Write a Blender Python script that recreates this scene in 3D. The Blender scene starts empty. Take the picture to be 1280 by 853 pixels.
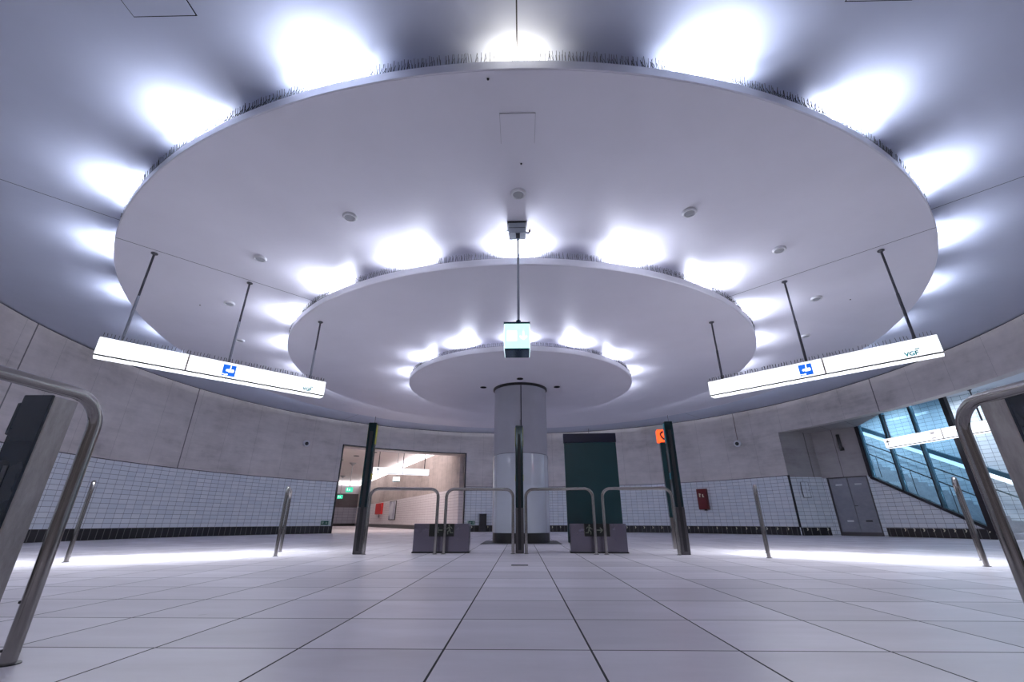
import bpy, math, random
from mathutils import Vector, Matrix
random.seed(7)
S = bpy.context.scene
COL = S.collection
PI = math.pi
R = math.radians

# ------------------------------------------------------------------ dimensions
CX, CY = -0.009, 12.046           # axis of the rotunda
RW = 12.05                        # wall radius
ZC = 4.98                         # ceiling
DISCS = {'big': (4.656, 9.077, .13), 'mid': (4.286, 6.075, .13), 'small': (3.961, 3.103, .125)}


def polar(az, r, z=0.0):
    a = R(az)
    return Vector((CX + r * math.sin(a), CY + r * math.cos(a), z))


# ------------------------------------------------------------------ materials
def new_mat(name):
    m = bpy.data.materials.new(name)
    m.use_nodes = True
    nt = m.node_tree
    return m, nt, nt.nodes['Principled BSDF']


def setc(b, col=None, rough=None, metal=None, spec=None, emit=None, es=None):
    if col is not None: b.inputs['Base Color'].default_value = (*col, 1)
    if rough is not None: b.inputs['Roughness'].default_value = rough
    if metal is not None: b.inputs['Metallic'].default_value = metal
    if spec is not None: b.inputs['Specular IOR Level'].default_value = spec
    if emit is not None:
        b.inputs['Emission Color'].default_value = (*emit, 1)
        b.inputs['Emission Strength'].default_value = es


def noise(nt, scale, detail=4, rough=.55, vec=None):
    n = nt.nodes.new('ShaderNodeTexNoise')
    n.inputs['Scale'].default_value = scale
    n.inputs['Detail'].default_value = detail
    n.inputs['Roughness'].default_value = rough
    if vec is not None: nt.links.new(vec, n.inputs['Vector'])
    return n.outputs['Fac']


def ramp(nt, fac, stops):
    r = nt.nodes.new('ShaderNodeValToRGB')
    e = r.color_ramp.elements
    while len(e) < len(stops): e.new(.5)
    for el, (p, c) in zip(e, stops):
        el.position = p
        el.color = (*c, 1) if len(c) == 3 else c
    nt.links.new(fac, r.inputs['Fac'])
    return r.outputs['Color']


def math_(nt, op, a, b=None, c=None):
    n = nt.nodes.new('ShaderNodeMath'); n.operation = op
    for i, x in enumerate((a, b, c)):
        if x is None: continue
        if isinstance(x, (int, float)): n.inputs[i].default_value = x
        else: nt.links.new(x, n.inputs[i])
    return n.outputs[0]


def mixc(nt, fac, a, b, mode='MIX'):
    n = nt.nodes.new('ShaderNodeMix'); n.data_type = 'RGBA'; n.blend_type = mode
    for i, x in ((0, fac), (6, a), (7, b)):
        if isinstance(x, (int, float)): n.inputs[i].default_value = x
        elif isinstance(x, tuple): n.inputs[i].default_value = (*x, 1)
        else: nt.links.new(x, n.inputs[i])
    return n.outputs[2]


def pos(nt):
    g = nt.nodes.new('ShaderNodeNewGeometry')
    s = nt.nodes.new('ShaderNodeSeparateXYZ')
    nt.links.new(g.outputs['Position'], s.inputs[0])
    return g.outputs['Position'], s.outputs['X'], s.outputs['Y'], s.outputs['Z']


def bump(nt, b, h, strength=.2, dist=.01):
    n = nt.nodes.new('ShaderNodeBump')
    n.inputs['Strength'].default_value = strength
    n.inputs['Distance'].default_value = dist
    nt.links.new(h, n.inputs['Height'])
    nt.links.new(n.outputs[0], b.inputs['Normal'])


def simple(name, col, rough=.5, metal=0., spec=.5, var=.06, scale=6., emit=None, es=0):
    m, nt, b = new_mat(name)
    setc(b, col, rough, metal, spec, emit, es)
    if var:
        p = pos(nt)[0]
        f = noise(nt, scale, 3, .6, p)
        lo = tuple(max(0, c * (1 - var)) for c in col); hi = tuple(min(1, c * (1 + var)) for c in col)
        nt.links.new(ramp(nt, f, [(.3, lo), (.7, hi)]), b.inputs['Base Color'])
    return m


def emissive(name, col, strength, base=(.8, .8, .8)):
    m, nt, b = new_mat(name)
    setc(b, base, .5, 0, .3, col, strength)
    return m


def azimuth(nt, x, y):
    dx = math_(nt, 'SUBTRACT', x, CX); dy = math_(nt, 'SUBTRACT', y, CY)
    return math_(nt, 'ARCTAN2', dx, dy)


def painted(name, col, seams=(), seam_w=.007):
    """white painted soffit boards; radial joints at the given azimuths"""
    m, nt, b = new_mat(name)
    p, x, y, z = pos(nt)
    f = noise(nt, .9, 4, .6, p)
    c = ramp(nt, f, [(.3, tuple(k * .94 for k in col)), (.7, col)])
    for a in seams:
        ux, uy = math.sin(R(a)), math.cos(R(a))
        dx = math_(nt, 'SUBTRACT', x, CX); dy = math_(nt, 'SUBTRACT', y, CY)
        perp = math_(nt, 'ABSOLUTE', math_(nt, 'ADD', math_(nt, 'MULTIPLY', dx, uy), math_(nt, 'MULTIPLY', dy, -ux)))
        al = math_(nt, 'ADD', math_(nt, 'MULTIPLY', dx, ux), math_(nt, 'MULTIPLY', dy, uy))
        k = math_(nt, 'MULTIPLY', math_(nt, 'LESS_THAN', perp, seam_w), math_(nt, 'GREATER_THAN', al, .8))
        c = mixc(nt, k, c, (.02, .02, .025))
    nt.links.new(c, b.inputs['Base Color'])
    setc(b, None, .42, 0, .35)
    return m


def concrete(name, col, strong=(), step=5.9, flat=None):
    m, nt, b = new_mat(name)
    p, x, y, z = pos(nt)
    f1 = noise(nt, .55, 6, .62, p)
    f2 = noise(nt, 3.0, 6, .7, p)
    mp = nt.nodes.new('ShaderNodeMapping'); mp.inputs['Scale'].default_value = (.5, .5, 3.2)
    nt.links.new(p, mp.inputs['Vector'])
    f3 = noise(nt, 1.2, 5, .7, mp.outputs[0])
    t = math_(nt, 'ADD', math_(nt, 'MULTIPLY', f1, .45), math_(nt, 'ADD', math_(nt, 'MULTIPLY', f2, .2), math_(nt, 'MULTIPLY', f3, .35)))
    c = ramp(nt, t, [(.34, tuple(k * .62 for k in col)), (.48, tuple(k * .93 for k in col)), (.66, tuple(min(1, k * 1.18) for k in col))])
    if flat is None:
        a = math_(nt, 'MULTIPLY', azimuth(nt, x, y), 180 / PI)
        fr = math_(nt, 'ABSOLUTE', math_(nt, 'SUBTRACT', math_(nt, 'FRACT', math_(nt, 'DIVIDE', math_(nt, 'ADD', a, 360 + 3.6), step)), .5))
        k = math_(nt, 'GREATER_THAN', fr, .5 - .02 / step)
        c = mixc(nt, math_(nt, 'MULTIPLY', k, .4), c, (.05, .045, .045))
        for s in strong:
            k = math_(nt, 'LESS_THAN', math_(nt, 'ABSOLUTE', math_(nt, 'SUBTRACT', a, s)), .09)
            c = mixc(nt, math_(nt, 'MULTIPLY', k, .75), c, (.03, .03, .03))
    else:
        d, w = flat
        uu = math_(nt, 'ADD', math_(nt, 'MULTIPLY', x, d[0]), math_(nt, 'MULTIPLY', y, d[1]))
        fr = math_(nt, 'ABSOLUTE', math_(nt, 'SUBTRACT', math_(nt, 'FRACT', math_(nt, 'DIVIDE', math_(nt, 'ADD', uu, 100), w)), .5))
        k = math_(nt, 'GREATER_THAN', fr, .5 - .012 / w)
        c = mixc(nt, math_(nt, 'MULTIPLY', k, .6), c, (.05, .045, .045))
    nt.links.new(c, b.inputs['Base Color'])
    setc(b, None, .62, 0, .3)
    bump(nt, b, f2, .15, .01)
    return m


def brick(nt, vec, w, h, mortar, c1, c2, cm, bias=0.):
    n = nt.nodes.new('ShaderNodeTexBrick')
    n.offset = 0; n.squash = 1; n.offset_frequency = 1; n.squash_frequency = 1
    n.inputs['Color1'].default_value = (*c1, 1); n.inputs['Color2'].default_value = (*c2, 1)
    n.inputs['Mortar'].default_value = (*cm, 1)
    n.inputs['Scale'].default_value = 1
    n.inputs['Mortar Size'].default_value = mortar
    n.inputs['Mortar Smooth'].default_value = .05
    n.inputs['Bias'].default_value = bias
    n.inputs['Brick Width'].default_value = w
    n.inputs['Row Height'].default_value = h
    nt.links.new(vec, n.inputs['Vector'])
    return n


def tiles(name, w, h, mortar, c1, c2, cm, rough=.16, direction=None, z0=.3, off=0., spec=.5):
    m, nt, b = new_mat(name)
    p, x, y, z = pos(nt)
    if direction is None:
        u = math_(nt, 'MULTIPLY', math_(nt, 'ADD', azimuth(nt, x, y), 4 * PI), RW + .03)
    else:
        u = math_(nt, 'ADD', math_(nt, 'MULTIPLY', x, direction[0]), math_(nt, 'MULTIPLY', y, direction[1]))
        u = math_(nt, 'ADD', u, 100.)
    cv = nt.nodes.new('ShaderNodeCombineXYZ')
    nt.links.new(math_(nt, 'ADD', u, off), cv.inputs[0])
    nt.links.new(math_(nt, 'ADD', math_(nt, 'SUBTRACT', z, z0), h * 40), cv.inputs[1])
    br = brick(nt, cv.outputs[0], w, h, mortar, c1, c2, cm)
    nt.links.new(br.outputs['Color'], b.inputs['Base Color'])
    nt.links.new(math_(nt, 'ADD', math_(nt, 'MULTIPLY', br.outputs['Fac'], .5), rough), b.inputs['Roughness'])
    setc(b, None, None, 0, spec)
    inv = math_(nt, 'SUBTRACT', 1., br.outputs['Fac'])
    bump(nt, b, inv, .25, .004)
    return m


def floor_mat():
    m, nt, b = new_mat('floor_stone_tiles')
    p, x, y, z = pos(nt)
    cv = nt.nodes.new('ShaderNodeCombineXYZ')
    nt.links.new(math_(nt, 'ADD', x, .321 + 60.), cv.inputs[0])
    nt.links.new(math_(nt, 'ADD', y, -2.121 + 59.8), cv.inputs[1])
    br = brick(nt, cv.outputs[0], .6, .598, .0045, (.64, .61, .64), (.84, .81, .85), (.018, .018, .02))
    mp = nt.nodes.new('ShaderNodeMapping'); mp.inputs['Scale'].default_value = (.7, 2.4, 1)
    nt.links.new(p, mp.inputs['Vector'])
    f = noise(nt, 1.6, 7, .65, mp.outputs[0])
    f2 = noise(nt, 45., 3, .6, p)
    c = mixc(nt, 1., br.outputs['Color'], ramp(nt, f, [(.3, (.84, .83, .84)), (.7, (1.02, 1.02, 1.04))]), 'MULTIPLY')
    # worn dark specks and scuffs
    sp = noise(nt, 7., 2, .5, p)
    c = mixc(nt, math_(nt, 'MULTIPLY', math_(nt, 'GREATER_THAN', sp, .765), .35), c, (.2, .19, .2))
    nt.links.new(c, b.inputs['Base Color'])
    rr = math_(nt, 'ADD', math_(nt, 'MULTIPLY', f, .16), .27)
    nt.links.new(math_(nt, 'ADD', rr, math_(nt, 'MULTIPLY', br.outputs['Fac'], .4)), b.inputs['Roughness'])
    setc(b, None, None, 0, .34)
    h = math_(nt, 'ADD', math_(nt, 'SUBTRACT', 1., br.outputs['Fac']), math_(nt, 'MULTIPLY', f2, .05))
    bump(nt, b, h, .18, .004)
    return m


def brushed(name, col, rough=.28, sc=(3, 3, 60), var=.25, metal=1.):
    m, nt, b = new_mat(name)
    tc = nt.nodes.new('ShaderNodeTexCoord')
    mp = nt.nodes.new('ShaderNodeMapping'); mp.inputs['Scale'].default_value = sc
    nt.links.new(tc.outputs['Object'], mp.inputs['Vector'])
    f = noise(nt, 2., 5, .7, mp.outputs[0])
    c = ramp(nt, f, [(.25, tuple(k * (1 - var) for k in col)), (.75, col)])
    nt.links.new(c, b.inputs['Base Color'])
    nt.links.new(math_(nt, 'ADD', math_(nt, 'MULTIPLY', f, .22), rough - .1), b.inputs['Roughness'])
    setc(b, None, None, metal)
    return m


def glass_mat(name, tint, refl=.08):
    m, nt, b = new_mat(name)
    nt.nodes.remove(b)
    out = nt.nodes['Material Output']
    t = nt.nodes.new('ShaderNodeBsdfTransparent'); t.inputs[0].default_value = (*tint, 1)
    g = nt.nodes.new('ShaderNodeBsdfGlossy'); g.inputs['Roughness'].default_value = .02
    g.inputs[0].default_value = (.8, .95, 1, 1)
    lw = nt.nodes.new('ShaderNodeFresnel'); lw.inputs['IOR'].default_value = 1.45
    mx = nt.nodes.new('ShaderNodeMixShader')
    nt.links.new(lw.outputs[0], mx.inputs[0])
    nt.links.new(t.outputs[0], mx.inputs[1]); nt.links.new(g.outputs[0], mx.inputs[2])
    nt.links.new(mx.outputs[0], out.inputs['Surface'])
    return m


# stair frame: origin at the foot end of the glazed screen, u up the flight, n away from the hall
E3 = Vector((13.70, 14.01)); SU = Vector((-.26781, .96347)); SN = Vector((.96347, .26781))
# corridor frame: c along the corridor, d to its left
CA = R(-28); CU = Vector((math.sin(CA), math.cos(CA))); CL = Vector((-CU.y, CU.x))
CJ = polar(-14.1, RW).xy + CU * .84 + CL * .06

M = {}
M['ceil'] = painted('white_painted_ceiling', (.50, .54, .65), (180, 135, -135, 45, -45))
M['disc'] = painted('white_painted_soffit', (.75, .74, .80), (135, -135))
M['disc_plain'] = painted('white_painted_soffit_plain', (.75, .74, .80), ())
M['rim'] = simple('pale_rim_metal', (.88, .88, .91), .38, .75, .5, .03)
M['conc'] = concrete('fair_faced_concrete', (.66, .61, .58), (-75.45, -102.5, 78.9))
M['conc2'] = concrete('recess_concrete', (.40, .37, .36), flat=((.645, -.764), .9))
M['conc_warm'] = concrete('corridor_concrete', (.52, .46, .43), flat=((CU.x, CU.y), .9))
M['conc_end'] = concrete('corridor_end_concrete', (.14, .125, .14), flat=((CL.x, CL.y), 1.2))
TG = ((.76, .81, .85), (.86, .89, .91), (.11, .115, .13))
M['tile'] = tiles('glazed_wall_tiles', .265, .1336, .0042, *TG)
M['tile_w1'] = tiles('glazed_tiles_return', .265, .1336, .0042, *TG, direction=(1, 0))
M['tile_w2'] = tiles('glazed_tiles_door_wall', .265, .1336, .0042, *TG, direction=(.645, -.764))
M['tile_w3'] = tiles('glazed_tiles_stair_wall', .265, .1336, .0042, *TG, direction=(SU.x, SU.y))
M['tile_n'] = tiles('glazed_tiles_stair_end', .265, .1336, .0042, *TG, direction=(SN.x, SN.y))
M['tile_c'] = tiles('white_corridor_tiles', .6, .15, .006, (.78, .74, .76), (.82, .79, .80), (.40, .36, .38), .3, direction=(CU.x, CU.y))
M['tile_cend'] = tiles('blue_grey_corridor_tiles', .6, .3, .012, (.33, .34, .42), (.38, .39, .47), (.15, .15, .2), .3, direction=(CL.x, CL.y))
SK = ((.008, .008, .009), (.014, .014, .015), (.20, .20, .19))
M['skirt'] = tiles('black_skirting_tiles', .2, .9, .008, *SK, rough=.3, z0=-.3)
M['skirt_s'] = tiles('black_skirting_tiles_stair', .2, .9, .008, *SK, rough=.3, direction=(SU.x, SU.y), z0=-.3)
M['skirt_w'] = tiles('black_skirting_tiles_return', .2, .9, .008, *SK, rough=.3, direction=(.7, -.7), z0=-.3)
M['skirt_c'] = tiles('black_skirting_tiles_corridor', .3, .9, .012, *SK, rough=.3, direction=(CU.x, CU.y), z0=-.3)
M['plinth'] = tiles('black_column_plinth', .1, .9, .004, (.008, .008, .009), (.012, .012, .013), (.06, .06, .06), .3, z0=-.3)
M['floor'] = floor_mat()
M['steel'] = brushed('brushed_stainless_steel', (.33, .315, .30), .13, (2, 2, 2), .08)
M['steel_dark'] = brushed('satin_dark_steel', (.13, .125, .13), .30, (4, 40, 40))
M['steel_box'] = brushed('scuffed_stainless_sheet', (.23, .215, .27), .24, (1.2, 1.2, 3), .18)
M['steel_pylon'] = brushed('worn_stainless_cheek', (.44, .41, .40), .38, (7, 7, 2), .45)
M['rod'] = simple('dark_rod_metal', (.10, .10, .115), .35, .8, .5, .1)
M['rod_pale'] = simple('grey_rod_metal', (.36, .38, .42), .35, .8, .5, .1)
M['black'] = simple('black_plastic', (.012, .012, .014), .4, 0, .5, .1)
M['black_gap'] = simple('dark_gap', (.01, .01, .012), .9, 0, .1, 0)
M['teal'] = simple('dark_teal_enamel', (.004, .040, .046), .3, 0, .5, .08, 2.)
M['teal_post'] = simple('dark_teal_glass', (.008, .03, .036), .12, .3, .6, .15, 2.)
M['navy'] = simple('navy_enamel', (.004, .005, .026), .3, 0, .5, .05)
M['petrol'] = simple('petrol_black_panel', (.010, .016, .026), .25, 0, .5, .3, 3.)
M['edge'] = simple('yellow_green_edge', (.55, .52, .04), .35, 0, .5, .05)
M['cyan'] = simple('cyan_edge', (.01, .22, .27), .3, 0, .5, .05)
M['wire'] = simple('spike_wire', (.05, .05, .05), .4, .7, .5, 0)
M['enamel'] = simple('pale_blue_grey_enamel', (.54, .58, .64), .10, 0, .6, .03, 1.5)
M['enamel_up'] = simple('pale_grey_column_paint', (.40, .41, .46), .4, 0, .4, .06, 1.5)
M['white'] = simple('white_plastic', (.75, .76, .78), .4, 0, .5, .02)
M['grey'] = simple('grey_plastic', (.35, .36, .38), .45, 0, .5, .04)
M['doorm'] = brushed('grey_steel_door', (.30, .31, .35), .34, (2, 2, 3), .3, .7)
M['frame'] = simple('blue_grey_window_frame', (.10, .19, .24), .3, .6, .5, .08)
M['frame_dark'] = simple('near_black_window_frame', (.018, .016, .02), .35, .3, .5, .1)
M['glass'] = glass_mat('tinted_stair_glass', (.66, .82, .90))
M['stair'] = simple('stone_steps', (.46, .46, .48), .5, 0, .4, .15, 5.)
M['red'] = simple('fire_red', (.11, .005, .005), .35, 0, .5, .1)
M['red_bright'] = simple('corridor_fire_red', (.65, .02, .02), .35, 0, .5, .05)
M['green_sign'] = simple('dark_green_sign_face', (.012, .085, .055), .4, 0, .4, .05)
M['photolum'] = simple('pale_green_white_mark', (.55, .66, .58), .5, 0, .3, .02)
M['mark_grey'] = simple('grey_pictogram_paint', (.20, .22, .18), .5, 0, .3, .02)
M['arrow'] = simple('cream_arrow_mark', (.80, .76, .58), .5, 0, .3, .02)
M['blackpanel'] = simple('black_sign_panel', (.008, .012, .010), .35, 0, .5, .05)
M['lit_white'] = emissive('lit_sign_face', (.94, .96, 1.), 1.3)
M['lit_under'] = emissive('lit_sign_underside', (.92, .95, 1.), 1.6)
M['lit_blue'] = emissive('lit_blue_pictogram', (.008, .16, .80), .85, (.02, .1, .5))
M['lit_teal'] = emissive('lit_teal_logo', (.0, .24, .27), .55, (.0, .15, .16))
M['lit_mint'] = emissive('lit_mint_exit_face', (.50, 1., .86), 1.15)
M['lit_mark'] = emissive('lit_white_exit_mark', (.86, 1., .97), 1.6)
M['lit_green'] = emissive('lit_green_exit_face', (.05, .80, .48), .9, (.05, .5, .3))
M['lit_pale'] = emissive('lit_pale_exit_face', (.72, 1., 1.), 1.5)
M['lit_red'] = emissive('lit_red_help_sign', (1., .075, .012), 2.2, (.5, .05, .02))
M['tube'] = emissive('lit_lamp_tube', (.90, .95, 1.), 14.)
M['slot'] = emissive('lit_light_slot', (1., .92, .95), 1.9)
M['slot_blue'] = emissive('lit_stair_rail_strip', (.75, .88, 1.), 1.6)
M['exit_dark'] = simple('dark_blue_lamp_base', (.02, .05, .085), .15, 0, .6, .05)
M['poster'] = None


# ------------------------------------------------------------------ mesh helpers
class MB:
    def __init__(self, tf=None):
        self.v = []; self.f = []; self.m = []; self.tf = tf

    def add(self, vs, fs, mi=0):
        o = len(self.v)
        for p in vs:
            p = Vector(p)
            self.v.append(self.tf(p) if self.tf else p)
        for f in fs:
            self.f.append([i + o for i in f]); self.m.append(mi)

    def box(self, c, s, rz=0., mi=0, ch=0.):
        x, y, z = (k / 2 for k in s)
        if ch:
            return self.bevel_box(c, s, rz, mi, ch)
        vs = [(-x, -y, -z), (x, -y, -z), (x, y, -z), (-x, y, -z), (-x, -y, z), (x, -y, z), (x, y, z), (-x, y, z)]
        m = Matrix.Rotation(rz, 3, 'Z')
        self.add([m @ Vector(v) + Vector(c) for v in vs],
                 [(3, 2, 1, 0), (4, 5, 6, 7), (0, 1, 5, 4), (1, 2, 6, 5), (2, 3, 7, 6), (3, 0, 4, 7)], mi)

    def bevel_box(self, c, s, rz, mi, b):
        x, y, z = (k / 2 for k in s)
        m = Matrix.Rotation(rz, 3, 'Z')
        prof = [(-z, -b), (-z + b, 0), (z - b, 0), (z, -b)]
        vs = []
        for (zz, off) in prof:
            X, Y = x + off, y + off
            for px, py in ((-X + b, -Y), (X - b, -Y), (X, -Y + b), (X, Y - b), (X - b, Y), (-X + b, Y), (-X, Y - b), (-X, -Y + b)):
                vs.append(m @ Vector((px, py, zz)) + Vector(c))
        fs = [tuple(range(7, -1, -1)), tuple(range(24, 32))]
        for k in range(3):
            for i in range(8):
                j = (i + 1) % 8
                fs.append((k * 8 + i, k * 8 + j, k * 8 + 8 + j, k * 8 + 8 + i))
        self.add(vs, fs, mi)

    def prism(self, poly, z0, z1, mi=0):
        n = len(poly)
        vs = [(p[0], p[1], z0) for p in poly] + [(p[0], p[1], z1) for p in poly]
        fs = [tuple(range(n - 1, -1, -1)), tuple(range(n, 2 * n))] + [(i, (i + 1) % n, n + (i + 1) % n, n + i) for i in range(n)]
        self.add(vs, fs, mi)

    def plate(self, poly, o, ux, uz, nn, t, mi=0):
        """2D polygon (a,b) laid on the plane o + a*ux + b*uz, thickness t along nn"""
        o, ux, uz, nn = Vector(o), Vector(ux), Vector(uz), Vector(nn)
        n = len(poly)
        vs = [o + ux * a + uz * b for a, b in poly] + [o + ux * a + uz * b + nn * t for a, b in poly]
        fs = [tuple(range(n - 1, -1, -1)), tuple(range(n, 2 * n))] + [(i, (i + 1) % n, n + (i + 1) % n, n + i) for i in range(n)]
        self.add(vs, fs, mi)

    def tube(self, path, r, n=14, mi=0):
        path = [Vector(p) for p in path]
        vs = []; fs = []
        t0 = (path[1] - path[0]).normalized()
        a = Vector((0, 0, 1)) if abs(t0.z) < .9 else Vector((1, 0, 0))
        nx = t0.cross(a).normalized()
        for i, p in enumerate(path):
            t = (path[min(i + 1, len(path) - 1)] - path[max(i - 1, 0)]).normalized()
            nx = (nx - t * nx.dot(t)).normalized(); ny = t.cross(nx)
            for k in range(n):
                th = 2 * PI * k / n
                vs.append(p + nx * math.cos(th) * r + ny * math.sin(th) * r)
        for i in range(len(path) - 1):
            for k in range(n):
                k2 = (k + 1) % n
                fs.append((i * n + k, i * n + k2, (i + 1) * n + k2, (i + 1) * n + k))
        fs.append(tuple(range(n - 1, -1, -1))); fs.append(tuple(range((len(path) - 1) * n, len(path) * n)))
        self.add(vs, fs, mi)

    def lathe(self, prof, c=(0, 0, 0), n=96, mi=0, cap0=True, cap1=True):
        vs = []; fs = []
        for (r, z) in prof:
            for k in range(n):
                th = 2 * PI * k / n
                vs.append((c[0] + r * math.sin(th), c[1] + r * math.cos(th), c[2] + z))
        for i in range(len(prof) - 1):
            for k in range(n):
                k2 = (k + 1) % n
                fs.append((i * n + k, i * n + k2, (i + 1) * n + k2, (i + 1) * n + k))
        if cap0: fs.append(tuple(range(n)))
        if cap1: fs.append(tuple(range(len(prof) * n - 1, (len(prof) - 1) * n - 1, -1)))
        self.add(vs, fs, mi)

    def band(self, a0, a1, r0, r1, z0, z1, mi=0, step=1.0, c=(CX, CY)):
        n = max(1, int(abs(a1 - a0) / step))
        vs = []; fs = []
        for i in range(n + 1):
            a = R(a0 + (a1 - a0) * i / n)
            s, k = math.sin(a), math.cos(a)
            for (r, z) in ((r0, z0), (r1, z0), (r1, z1), (r0, z1)):
                vs.append((c[0] + r * s, c[1] + r * k, z))
        for i in range(n):
            o = i * 4
            for q in range(4):
                fs.append((o + q, o + (q + 1) % 4, o + 4 + (q + 1) % 4, o + 4 + q))
        fs.append((3, 2, 1, 0)); fs.append((n * 4, n * 4 + 1, n * 4 + 2, n * 4 + 3))
        self.add(vs, fs, mi)


def obj(name, mb, mats, parent=None, smooth=None):
    me = bpy.data.meshes.new(name)
    me.from_pydata([tuple(v) for v in mb.v], [], mb.f)
    mats = mats if isinstance(mats, (list, tuple)) else [mats]
    for m in mats: me.materials.append(m)
    for p, mi in zip(me.polygons, mb.m): p.material_index = mi
    me.update()
    import bmesh
    bm = bmesh.new(); bm.from_mesh(me)
    bmesh.ops.recalc_face_normals(bm, faces=bm.faces)
    bm.to_mesh(me); bm.free()
    if smooth:
        for p in me.polygons: p.use_smooth = True
        me.set_sharp_from_angle(angle=R(smooth))
    o = bpy.data.objects.new(name, me)
    COL.objects.link(o)
    if parent: o.parent = parent
    return o


def tag(o, label, cat, group=None):
    o['label'] = label; o['category'] = cat
    if group: o['group'] = group
    return o


def thing(name, label, cat, loc=(0, 0, 0), rz=0., group=None):
    o = bpy.data.objects.new(name, None)
    o.empty_display_size = .1
    COL.objects.link(o)
    o.location = loc; o.rotation_euler = (0, 0, rz)
    return tag(o, label, cat, group)


def struct(name, mb, mats, parent=None, smooth=None):
    o = obj(name, mb, mats, parent, smooth)
    if not parent: o['kind'] = 'structure'
    return o


def dup(root, loc, rz, label, group=None):
    c = root.copy(); COL.objects.link(c)
    c.location = loc; c.rotation_euler = (0, 0, rz)
    c['label'] = label
    if group: c['group'] = group
    for ch in list(root.children):
        k = ch.copy(); COL.objects.link(k); k.parent = c
        for g in list(ch.children):
            q = g.copy(); COL.objects.link(q); q.parent = k
    return c


def circ(cx, cy, r, n=16):
    return [(cx + r * math.cos(2 * PI * i / n), cy + r * math.sin(2 * PI * i / n)) for i in range(n)]


def stroke(p, q, w):
    a = Vector(p); b = Vector(q); d = (b - a).normalized(); k = Vector((-d.y, d.x)) * w / 2
    return [tuple(a - k), tuple(b - k), tuple(b + k), tuple(a + k)]


def running_man(flip=1, s=1., ox=0., oy=0.):
    """strokes of an emergency-exit figure in a unit cell"""
    P = [circ(.02, .40, .085, 12), stroke((-.02, .28), (.08, .0), .15), stroke((-.02, .27), (.2, .26), .07), stroke((.2, .27), (.27, .12), .07),
         stroke((-.04, .27), (-.16, .10), .07), stroke((-.16, .11), (-.24, .10), .06), stroke((.08, .02), (-.10, -.12), .085), stroke((-.1, -.1), (-.08, -.34), .08),
         stroke((.09, .02), (.16, -.22), .09), stroke((.15, -.21), (.38, -.20), .075)]
    return [[(ox + flip * x * s, oy + y * s) for x, y in p] for p in P]


def arrow_poly(s, ox, oy, ang=0.):
    """chevron-headed arrow pointing along +a, turned by ang"""
    out = []
    for p in (stroke((-.45, 0), (.35, 0), .13), stroke((.42, .0), (.08, .32), .14), stroke((.42, .0), (.08, -.32), .14)):
        out.append([(ox + s * (x * math.cos(ang) - y * math.sin(ang)), oy + s * (x * math.sin(ang) + y * math.cos(ang))) for x, y in p])
    return out


# ------------------------------------------------------------------ the room
b = MB(); b.box((-6, 27, -.06), (62, 80, .12)); struct('floor', b, M['floor'])

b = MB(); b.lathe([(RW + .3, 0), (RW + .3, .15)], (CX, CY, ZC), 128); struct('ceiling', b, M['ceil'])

WT = .22


def wall(name, parts):
    b = MB()
    for kind, a0, a1, z0, z1 in parts:
        if kind == 'c': b.band(a0, a1, RW, RW + WT + .1, z0, z1, 0)
        else: b.band(a0, a1, RW + .03, RW + WT, z0, z1, 1)
    return struct(name, b, [M['conc'], M['tile']])


wall('wall_left', [('c', -162, -44, 2.17, ZC - .03), ('t', -162, -44, .0, 2.17), ('c', -44, -14, 3.84, ZC - .03)])
wall('wall_far', [('c', -14, 60.4, 2.17, ZC - .03), ('t', -14, 60.4, .0, 2.17)])
wall('wall_right', [('c', 60.4, 106, 3.84, ZC - .03), ('c', 106, 162, 2.17, ZC - .03), ('t', 106, 162, .0, 2.17)])
wall('wall_near', [('c', 162, 198, 3.84, ZC - .03)])
# dark shadow joint between wall head and ceiling
b = MB(); b.band(-180, 180, RW + .045, RW + .2, ZC - .035, ZC - .0005, 0); struct('trim_1', b, M['black_gap'])
# lip under the concrete where the tiles start
for nm, a0, a1 in (('trim_2', -162, -44), ('trim_3', -14, 60.4)):
    b = MB(); b.band(a0, a1, RW + .012, RW + .045, 2.148, 2.172, 0); struct(nm, b, M['steel_dark'])


def chevron(b, o, ux, nn, s=1.):
    uz = Vector((0, 0, 1))
    poly = [(-.030, .048), (.000, .048), (.034, 0), (.000, -.048), (-.030, -.048), (-.004, 0)]
    b.plate([(x * s, z * s) for x, z in poly], o, ux, uz, nn, .004)


def baseboard(name, a0, a1, arrows):
    b = MB(); b.band(a0, a1, RW + .012, RW + WT, 0, .3)
    o = struct(name, b, M['skirt'])
    for a in arrows:
        b = MB(); n = -(polar(a, 1).xy - Vector((CX, CY)))
        t = Vector((math.cos(R(a)), -math.sin(R(a)), 0))
        p = polar(a, RW + .012, .225)
        chevron(b, p, t, Vector((n.x, n.y, 0)))
        obj('arrow_mark', b, M['arrow'], o)
    return o


baseboard('baseboard_left', -162, -44, [])
baseboard('baseboard_far', -14, 60.4, [-12.0 + 1.95 * i for i in range(37) if i not in (28,)])
baseboard('baseboard_right', 106, 162, [])

# dark steel edge frame and concrete reveal of the corridor opening (left of the column)
b = MB()
b.band(-44.15, -43.85, RW - .02, RW + .1, 0, 3.86); b.band(-14.15, -13.85, RW - .02, RW + .1, 0, 3.86)
b.band(-44.15, -13.85, RW - .02, RW + .05, 3.82, 3.86)
struct('trim_4', b, M['black'])
b = MB()
b.band(-13.95, -12.0, RW + .1, RW + 1.05, 0, 3.84)
b.band(-46.5, -44.05, RW + .1, RW + 1.05, 0, 3.84)
b.band(-46.5, -12.0, RW + .1, RW + 1.05, 3.84, 4.2)
struct('wall_passage', b, M['conc'])

# ---------------------------------------------------------------- corridor beyond the opening


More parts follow.
